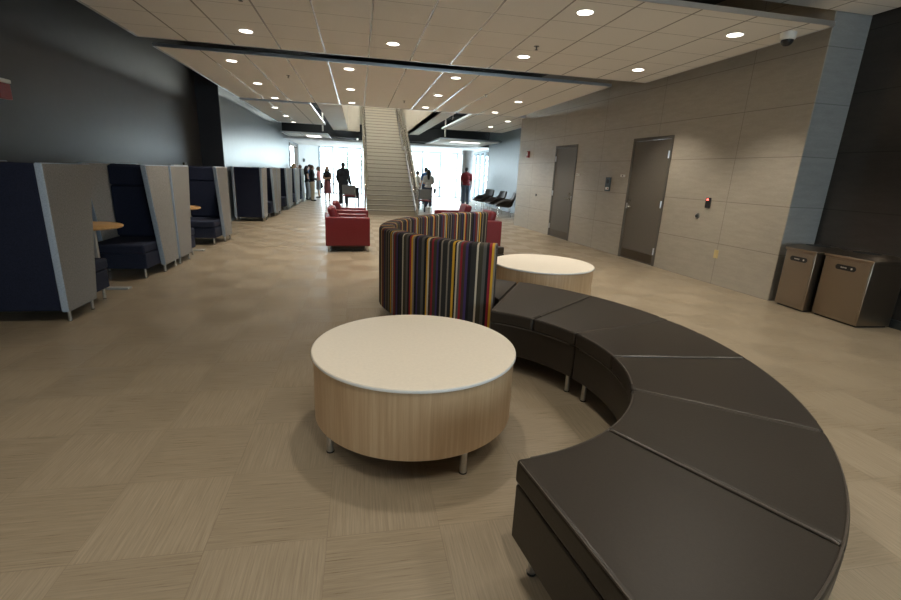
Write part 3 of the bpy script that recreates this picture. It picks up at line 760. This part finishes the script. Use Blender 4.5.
# ------------------------------------------------------------------ dark shell chairs by the right wall
def shell(label):
    """opens to -x"""
    t = thing('shell_chair', label, 'chair')
    bm = nb(); rows = []
    for k in range(13):                                     # seat front to back top
        u = k/12
        if u < .5: x = -.34+u*1.1; z = .40-.05*math.sin(u*2*PI*.5)
        else: x = .21+(u-.5)*.34; z = .36+(u-.5)*1.0
        w = .30+.05*math.sin(u*PI)-.10*max(0, u-.7)
        row = []
        for j in range(11):
            v = j/10*2-1; lift = .27*abs(v)**3*(math.sin(min(1, u*1.3)*PI))
            row.append(bm.verts.new((x-.05*abs(v)**2*(1 if u > .5 else 0), v*w, z+lift)))
        rows.append(row)
    for a, b in zip(rows, rows[1:]):
        for j in range(10): bm.faces.new((a[j], a[j+1], b[j+1], b[j]))
    s = obj('shell', bm, M['dark_shell'], t); md = s.modifiers.new('Solidify', 'SOLIDIFY'); md.thickness = .07; md.offset = 0
    md = s.modifiers.new('Subdivision', 'SUBSURF'); md.levels = 1; md.render_levels = 1
    obj('seat_pad', bx(-.26, .16, -.22, .22, .385, .435), M['dark_shell'], t, .03, 3)
    for x, y in ((-.24, -.22), (-.24, .22), (.2, -.22), (.2, .22)): obj('leg', tube([(x*.8, y*.8, .37), (x, y, 0)], .011, 8), M['chrome'], t)
    bm = nb(); add_tube(bm, [(-.2, -.19, .12), (-.2, .19, .12)], .008, 8); obj('stretcher', bm, M['chrome'], t)
    return t
s0 = shell('dark brown shell chair, nearest of three along the right far wall'); s0.location = (5.10, 15.9, 0); s0.rotation_euler.z = R(-12); s0['group'] = 'dark shell chairs'
dup(s0, (5.12, 17.2, 0), R(8), 'dark brown shell chair, middle of three along the right far wall')
dup(s0, (5.05, 18.7, 0), R(20), 'dark brown shell chair, farthest of three along the right far wall')

# ------------------------------------------------------------------ desks, side chairs and stools at the back
def desk(label, x0, x1, y0, y1):
    t = thing('work_table', label, 'table', ((x0+x1)/2, (y0+y1)/2, 0)); a, b = (x1-x0)/2, (y1-y0)/2
    obj('tabletop', bx(-a, a, -b, b, .70, .735), M['desk'], t, .004)
    obj('modesty_panel', bx(-a+.05, a-.05, b-.06, b-.04, .30, .695), M['desk'], t)
    for x in (-a+.04, a-.04):
        for y in (-b+.04, b-.04): obj('leg', bx(x-.025, x+.025, y-.025, y+.025, 0, .70), M['desk'], t)
desk('dark work table left of the stairs in front of the man in the suit', -.50, .02, 18.5, 19.1)
desk('dark work table right of the stairs beside the woman in the white blouse', 1.98, 2.40, 16.9, 18.6)
def side_chair(label):
    t = thing('side_chair', label, 'chair')
    obj('backrest', bx(-.23, .23, -.015, .015, .50, .84), M['grey_plastic'], t, .012, 3).location = (0, -.20, 0)
    obj('seat', bx(-.225, .225, -.2, .22, .42, .47), M['red'], t, .02, 3)
    for s in (-1, 1):
        obj('leg', tube([(s*.235, -.21, .82), (s*.235, -.215, .44), (s*.235, -.24, 0)], .011, 8), M['chrome'], t)
        obj('leg', tube([(s*.235, -.2, .44), (s*.235, .2, .44), (s*.235, .23, 0)], .011, 8), M['chrome'], t)
    return t
sc = side_chair('grey-backed side chair with red seat at the table left of the stairs'); sc.location = (-.37, 18.05, 0)
dup(sc, (2.26, 16.45, 0), R(6), 'grey-backed side chair with red seat at the table right of the stairs')
def stool(label):
    t = thing('bar_stool', label, 'stool')
    obj('seat', lathe([(0, .64), (.17, .64), (.18, .66), (.17, .685), (0, .68)], 24), M['grey_plastic'], t)
    for k in range(4):
        a = PI/4+k*PI/2; obj('leg', tube([(.1*math.cos(a), .1*math.sin(a), .64), (.2*math.cos(a), .2*math.sin(a), 0)], .011, 8), M['chrome'], t)
    bm = nb(); add_tube(bm, [(.17*math.cos(a), .17*math.sin(a), .22) for a in [2*PI*k/24 for k in range(25)]], .008, 6); obj('footrest', bm, M['chrome'], t)
    return t
s1 = stool('pale bar stool by the glazing behind the woman in the rose skirt'); s1.location = (-1.25, 24.6, 0)
dup(s1, (4.3, 25.2, 0), None, 'pale bar stool by the right glazing between the woman and the man')

# ------------------------------------------------------------------ people
def vx(bm, pts, rs, n=12):
    """closed capsule chain"""
    pts = [Vector(p) for p in pts]
    if len(pts) == 1: pts = [pts[0]-Vector((0, 0, .001)), pts[0]]; rs = [rs[0]]*2
    for p, r in zip(pts, rs): bmesh.ops.create_uvsphere(bm, u_segments=n, v_segments=8, radius=r, matrix=Matrix.Translation(p))
    for (p, q), (a, b) in zip(zip(pts, pts[1:]), zip(rs, rs[1:])):
        if (q-p).length > .002: add_tube(bm, [p, q], [a, b], n)
def ell(bm, c, r, rot=None):
    m = Matrix.Translation(Vector(c)) @ (rot or Matrix()) @ Matrix.Diagonal((*r, 1))
    bmesh.ops.create_uvsphere(bm, u_segments=20, v_segments=14, radius=1, matrix=m)
def grown(name, bm, mat, parent, vox=.008, smooth=4):
    o = obj(name, bm, mat, parent)
    md = o.modifiers.new('Remesh', 'REMESH'); md.mode = 'VOXEL'; md.voxel_size = vox; md.use_smooth_shade = True
    md = o.modifiers.new('Smooth', 'SMOOTH'); md.factor = .5; md.iterations = smooth
    return o
SK = noisy('skin_light', (.50, .30, .21), .5, .05, 30); SKD = noisy('skin_brown', (.17, .09, .06), .5, .05, 30)
cl = lambda n, c: noisy(n, c, .85, .12, 60, bump=.05)
HB = noisy('hair_dark', (.02, .015, .012), .5, .2, 60, (1, 1, .2)); HBR = noisy('hair_brown', (.10, .055, .03), .5, .2, 60, (1, 1, .2)); HBL = noisy('hair_blond', (.42, .26, .10), .5, .2, 60, (1, 1, .2))
CB = cl('cloth_black', (.012, .013, .016)); CKH = cl('cloth_khaki', (.42, .36, .25)); CPK = cl('cloth_pink', (.62, .22, .20)); CRS = cl('cloth_rose', (.27, .085, .10))
CGY = cl('cloth_grey', (.22, .23, .24)); CSU = cl('cloth_suit', (.014, .018, .025)); CWH = cl('cloth_white', (.62, .60, .56)); CJN = cl('cloth_denim', (.035, .05, .085)); CMR = cl('cloth_maroon', (.21, .016, .022)); CBL = cl('cloth_blue', (.05, .13, .33)); CJL = cl('cloth_pale_denim', (.09, .12, .17))
SHO = noisy('shoe_black', (.015, .013, .013), .4)
def hand(bm, wrist, d, k, side, curl=.5):
    """palm and five fingers, d = direction of forearm"""
    d = Vector(d).normalized(); u = Vector((side, 0, 0)); u = (u-d*u.dot(d)); u = u.normalized() if u.length > .1 else Vector((0, 1, 0)); f = d.cross(u)
    f = f if f.y > 0 else -f                                  # across the palm, thumb side forward
    p = Vector(wrist); pc = p+d*.05*k
    q = Matrix((f, u, d)).transposed().to_4x4()
    ell(bm, pc, (.042*k, .017*k, .055*k), q)
    for j, (ln, off) in enumerate(((.072, .030), (.082, .010), (.076, -.010), (.060, -.029))):
        b = p+d*.088*k+f*off*k; m1 = b+(d*.5+(-u)*curl*.35).normalized()*ln*.5*k; e = m1+(d*.6-u*curl).normalized()*ln*.5*k
        vx(bm, [b-d*.02*k, m1, e], [.0092*k, .0088*k, .0075*k], 8)
    b = p+d*.03*k+f*.036*k; m1 = b+(f*.7+d*.8).normalized()*.036*k; e = m1+(d+f*.1).normalized()*.032*k
    vx(bm, [p+d*.02*k+f*.02*k, m1, e], [.012*k, .0105*k, .0085*k], 8)
def person(label, loc, h, face, skin, hair, hstyle, top, sleeve, bottom, bstyle, pose='stand', build=1.0, skirt_len=.30, shoes=None, step=.0):
    """local +y is where the person looks"""
    P = thing('person', label, 'person', loc, R(face)-PI/2)
    k = h/1.72; b = build
    Z = lambda f: f*h
    sw, hw = .098*h*b, .052*h*b
    st = step*h
    hips = [Vector((s*hw, 0, Z(.515))) for s in (-1, 1)]; knees = [Vector((s*(hw+.004), .012*h+s*st*.6, Z(.28))) for s in (-1, 1)]; ank = [Vector((s*(hw+.008), -.005*h+s*st, Z(.048)+(.02 if s < 0 and step else 0))) for s in (-1, 1)]
    sho = [Vector((s*sw, -.008*h, Z(.797))) for s in (-1, 1)]
    if pose == 'crossed':
        elb = [Vector((s*(sw+.03*h), .02*h, Z(.655))) for s in (-1, 1)]; wri = [Vector((s*-.02*h, .105*h, Z(.66)+s*.012*h)) for s in (-1, 1)]
    elif pose == 'clasp':
        elb = [Vector((s*(sw+.025*h), -.01*h, Z(.645))) for s in (-1, 1)]; wri = [Vector((s*.035*h, .125*h, Z(.61))) for s in (-1, 1)]
    elif pose == 'pocket':
        elb = [Vector((-(sw+.03*h), -.02*h, Z(.645))), Vector((sw+.03*h, -.03*h, Z(.65)))]; wri = [Vector((-(sw+.01*h), .05*h, Z(.53))), Vector((sw+.06*h, .02*h, Z(.50)))]
    else:
        elb = [Vector((s*(sw+.028*h), -.015*h, Z(.645))) for s in (-1, 1)]; wri = [Vector((s*(sw+.04*h), .02*h, Z(.495))) for s in (-1, 1)]
    rl = lambda *a: [q*h*b for q in a]
    hc = Vector((0, .012*h, Z(.932)))
    # ---- the body, one continuous skin
    bm = nb()
    ell(bm, hc, (.051*h, .060*h, .070*h)); ell(bm, hc+Vector((0, .012*h, -.025*h)), (.036*h, .042*h, .042*h))
    ell(bm, hc+Vector((0, .059*h, -.010*h)), (.007*h, .012*h, .013*h))                          # nose
    for s in (-1, 1): ell(bm, hc+Vector((s*.050*h, -.002*h, -.006*h)), (.006*h, .011*h, .018*h))  # ears
    vx(bm, [(0, -.006*h, Z(.83)), (0, .0, Z(.895))], [.034*h, .030*h])
    ell(bm, (0, 0, Z(.735)), (.098*h*b, .062*h*b, .10*h)); ell(bm, (0, 0, Z(.62)), (.082*h*b, .056*h*b, .09*h)); ell(bm, (0, -.004*h, Z(.535)), (.098*h*b, .064*h*b, .07*h))
    vx(bm, [sho[0], (0, -.008*h, Z(.825)), sho[1]], rl(.034, .044, .034))
    for i, s in enumerate((-1, 1)):
        vx(bm, [sho[i], elb[i], wri[i]], rl(.034, .025, .017)); hand(bm, wri[i], wri[i]-elb[i], k, s)
        vx(bm, [hips[i], knees[i], ank[i]], rl(.054, .036, .024))
        vx(bm, [ank[i]+Vector((0, -.012*h, -.022*h)), ank[i]+Vector((0, .075*h, -.030*h))], [.022*h, .018*h])
    grown('body', bm, skin, P, .007)
    for s in (-1, 1):
        e = nb(); ell(e, hc+Vector((s*.019*h, .052*h, .002*h)), (.0065*h, .006*h, .0045*h)); obj('eye', e, M['black'], P)
    e = nb(); ell(e, hc+Vector((0, .055*h, -.035*h)), (.013*h, .005*h, .0035*h)); obj('mouth', e, CRS, P)
    # ---- hair
    e = nb(); ell(e, hc+Vector((0, -.010*h, .014*h)), (.057*h, .061*h, .064*h))
    if hstyle == 'long':
        vx(e, [hc+Vector((0, -.035*h, .01*h)), (0, -.055*h, Z(.86)), (0, -.062*h, Z(.76))], [.044*h, .046*h, .030*h])
        for s in (-1, 1): vx(e, [hc+Vector((s*.035*h, -.02*h, .01*h)), (s*.047*h, -.008*h, Z(.89)), (s*.048*h, .0*h, Z(.80))], [.028*h, .027*h, .020*h])
    elif hstyle == 'bob':
        for s in (-1, 0, 1): vx(e, [hc+Vector((s*.036*h, -.02*h, .012*h)), (s*.042*h, -.03*h, Z(.885))], [.026*h, .022*h])
    if hstyle != 'short': pass
    grown('hair', e, hair, P, .008, 3)
    # ---- clothes
    g = .010*h
    e = nb(); R2 = lambda *a: [q*h*b+g for q in a]
    ell(e, (0, 0, Z(.735)), (.098*h*b+g, .062*h*b+g, .10*h)); ell(e, (0, 0, Z(.63)), (.086*h*b+g, .058*h*b+g, .10*h)); vx(e, [sho[0], (0, -.008*h, Z(.822)), sho[1]], R2(.034, .050, .034)); vx(e, [(0, -.008*h, Z(.82)), (0, -.006*h, Z(.85))], [.050*h, .036*h])
    hem = .47 if sleeve == 'jacket' else (.56 if bstyle == 'skirt' else .515)
    ell(e, (0, -.004*h, Z(hem+.03)), (.098*h*b+g*1.2, .064*h*b+g*1.2, .06*h))
    if sleeve == 'jacket': vx(e, [(0, -.004*h, Z(.56)), (0, -.006*h, Z(.47))], [.085*h*b, .09*h*b])
    for i in (0, 1):
        if sleeve in ('long', 'jacket'): vx(e, [sho[i], elb[i], elb[i].lerp(wri[i], .93)], R2(.036, .028, .020))
        elif sleeve == 'short': vx(e, [sho[i], sho[i].lerp(elb[i], .72)], R2(.037, .034))
    grown('jacket' if sleeve == 'jacket' else 'shirt', e, top, P, .009, 4)
    e = nb()
    if bstyle == 'skirt':
        n_ = 28; pr = [(.088, .60), (.100, .545), (.104, .48), (.108, .40), (.112, .60-skirt_len), (.100, .60-skirt_len+.005)]
        rg = []
        for r_, z_ in pr: rg.append([e.verts.new((r_*h*b*math.cos(2*PI*q/n_)*1.08, r_*h*b*math.sin(2*PI*q/n_)*.85, Z(z_))) for q in range(n_)])
        for a, c in zip(rg, rg[1:]):
            for q in range(n_): e.faces.new((a[q], a[(q+1) % n_], c[(q+1) % n_], c[q]))
        e.faces.new(rg[0]); obj('skirt', e, bottom, P)
    else:
        ell(e, (0, -.004*h, Z(.535)), (.098*h*b+g*.7, .064*h*b+g*.8, .065*h))
        for i in (0, 1): vx(e, [hips[i], knees[i], ank[i]+Vector((0, 0, .0))], [.056*h*b+g*.8, .040*h*b+g*.9, .031*h*b+g*.9])
        grown('trousers', e, bottom, P, .009, 4)
    for i in (0, 1):
        e = nb(); a = ank[i]; vx(e, [a+Vector((0, -.018*h, -.022*h)), a+Vector((0, .04*h, -.026*h)), a+Vector((0, .085*h, -.029*h))], [.026*h, .025*h, .019*h])
        for v in e.verts: v.co.z = max(v.co.z, .0+(a.z-Z(.048)))
        grown('shoe', e, shoes or SHO, P, .007, 2)
    return P
person('woman in a black sleeveless top and grey trousers at the left of the group', (-2.27, 21.9, 0), 1.47, 20, SK, HB, 'long', CB, 'none', CGY, 'trousers', 'clasp', .92)
person('person in a blue top mostly hidden behind the left group', (-2.22, 22.7, 0), 1.53, -30, SK, HB, 'short', CBL, 'short', CGY, 'trousers', 'stand')
person('woman in a black jacket and khaki trousers with short brown hair', (-1.99, 21.2, 0), 1.50, 10, SK, HBR, 'bob', CB, 'long', CKH, 'trousers', 'clasp', 1.12)
person('woman in a pink top and grey skirt facing the left group', (-1.90, 23.6, 0), 1.46, 175, SK, HBR, 'bob', CPK, 'short', CGY, 'skirt', 'clasp', .92, .33)
rose = person('woman in a dark top and rose skirt with arms crossed facing camera', (-1.37, 21.5, 0), 1.48, -95, SK, HB, 'long', CB, 'none', CRS, 'skirt', 'crossed', .95, .36)
person('man in a dark suit walking away left of the stairs', (-.62, 19.6, 0), 1.66, 80, SKD, HB, 'short', CSU, 'jacket', CSU, 'trousers', 'pocket', 1.12, step=.05)
person('blond haired person behind the last booths at the left doorway', (-2.98, 23.2, 0), 1.55, -20, SK, HBL, 'long', CGY, 'long', CGY, 'trousers', 'stand')
person('brown haired person behind the last booth, right of the blond one', (-2.78, 23.9, 0), 1.50, 160, SK, HBR, 'short', CMR, 'short', CJN, 'trousers', 'stand')
blouse = person('woman in a white blouse and dark jeans carrying a handbag, back to camera', (2.87, 19.6, 0), 1.52, 85, SK, HB, 'long', CWH, 'short', CJN, 'trousers', 'clasp', 1.05)
person('dark haired person in blue partly hidden behind the woman in white', (2.98, 21.2, 0), 1.62, 100, SK, HB, 'short', CBL, 'short', CJN, 'trousers', 'stand')
person('person in a white shirt half hidden by the right stair rail', (2.52, 20.6, 0), 1.46, 40, SK, HB, 'short', CWH, 'short', CGY, 'trousers', 'stand', .95)
person('man in a maroon polo shirt and jeans standing with back to camera', (5.02, 21.9, 0), 1.72, 95, SKD, HB, 'short', CMR, 'short', CJL, 'trousers', 'stand', 1.15)
def handbag(label, loc, rz, m):
    t = thing('handbag', label, 'bag', loc, rz)
    obj('pouch', bx(-.10, .10, -.045, .045, 0, .24), m, t, .03, 3)
    obj('strap', tube([(-.07, 0, .22), (-.055, 0, .40), (0, 0, .46), (.055, 0, .40), (.07, 0, .22)], .009, 8), m, t)
handbag('black handbag hanging from the arm of the woman in the rose skirt', (-1.60, 21.48, .54), R(90), CB)
handbag('dark handbag hanging from the arm of the woman in the white blouse', (3.15, 19.6, .55), R(90), CB)

# ------------------------------------------------------------------ light from outside, camera
w = bpy.data.worlds.new('World'); S.world = w; w.use_nodes = True
bg = w.node_tree.nodes['Background']; bg.inputs[0].default_value = (.80, .92, 1.0, 1); bg.inputs[1].default_value = 19.0
def portal(name, loc, rot, sx, sy):
    l = bpy.data.lights.new(name, 'AREA'); l.shape = 'RECTANGLE'; l.size = sx; l.size_y = sy; l.cycles.is_portal = True
    o = bpy.data.objects.new(name, l); C.objects.link(o); o.location = loc; o.rotation_euler = rot
portal('window_portal', (-1.0, 28.45, 1.36), (R(-90), 0, 0), 2.5, 2.8)
portal('window_portal', (4.2, 28.45, 1.36), (R(-90), 0, 0), 4.9, 2.8)
portal('window_portal', (3.4, -5.9, 1.65), (R(90), 0, 0), 2.4, 2.1)
portal('window_portal', (6.75, 25, 1.36), (0, R(90), 0), 2.8, 6.8)

yaw, pit, rol = R(11.638), R(15.45), R(2.553)
fw = Vector((math.sin(yaw)*math.cos(pit), math.cos(yaw)*math.cos(pit), -math.sin(pit))); rt = Vector((math.cos(yaw), -math.sin(yaw), 0)); up = rt.cross(fw)
c, s = math.cos(rol), math.sin(rol); r2 = rt*c+up*s; u2 = up*c-rt*s
cam = bpy.data.cameras.new('camera'); cam.lens = 456.0*36/901; cam.sensor_width = 36; cam.sensor_fit = 'HORIZONTAL'; cam.clip_start = .05; cam.clip_end = 500
co = bpy.data.objects.new('camera', cam); C.objects.link(co)
mw = Matrix((r2, u2, -fw)).transposed().to_4x4(); mw.translation = Vector((0, 0, 1.4)); co.matrix_world = mw
S.camera = co
S.view_settings.view_transform = 'Standard'; S.view_settings.look = 'None'; S.view_settings.gamma = 1; S.view_settings.exposure = 0.0; S.view_settings.use_curve_mapping = False
S.cycles.use_denoising = True
try: S.cycles.denoiser = 'OPENIMAGEDENOISE'
except Exception: pass
S.cycles.max_bounces = 10; S.cycles.diffuse_bounces = 5; S.cycles.transparent_max_bounces = 16
S.cycles.sample_clamp_indirect = 8.0
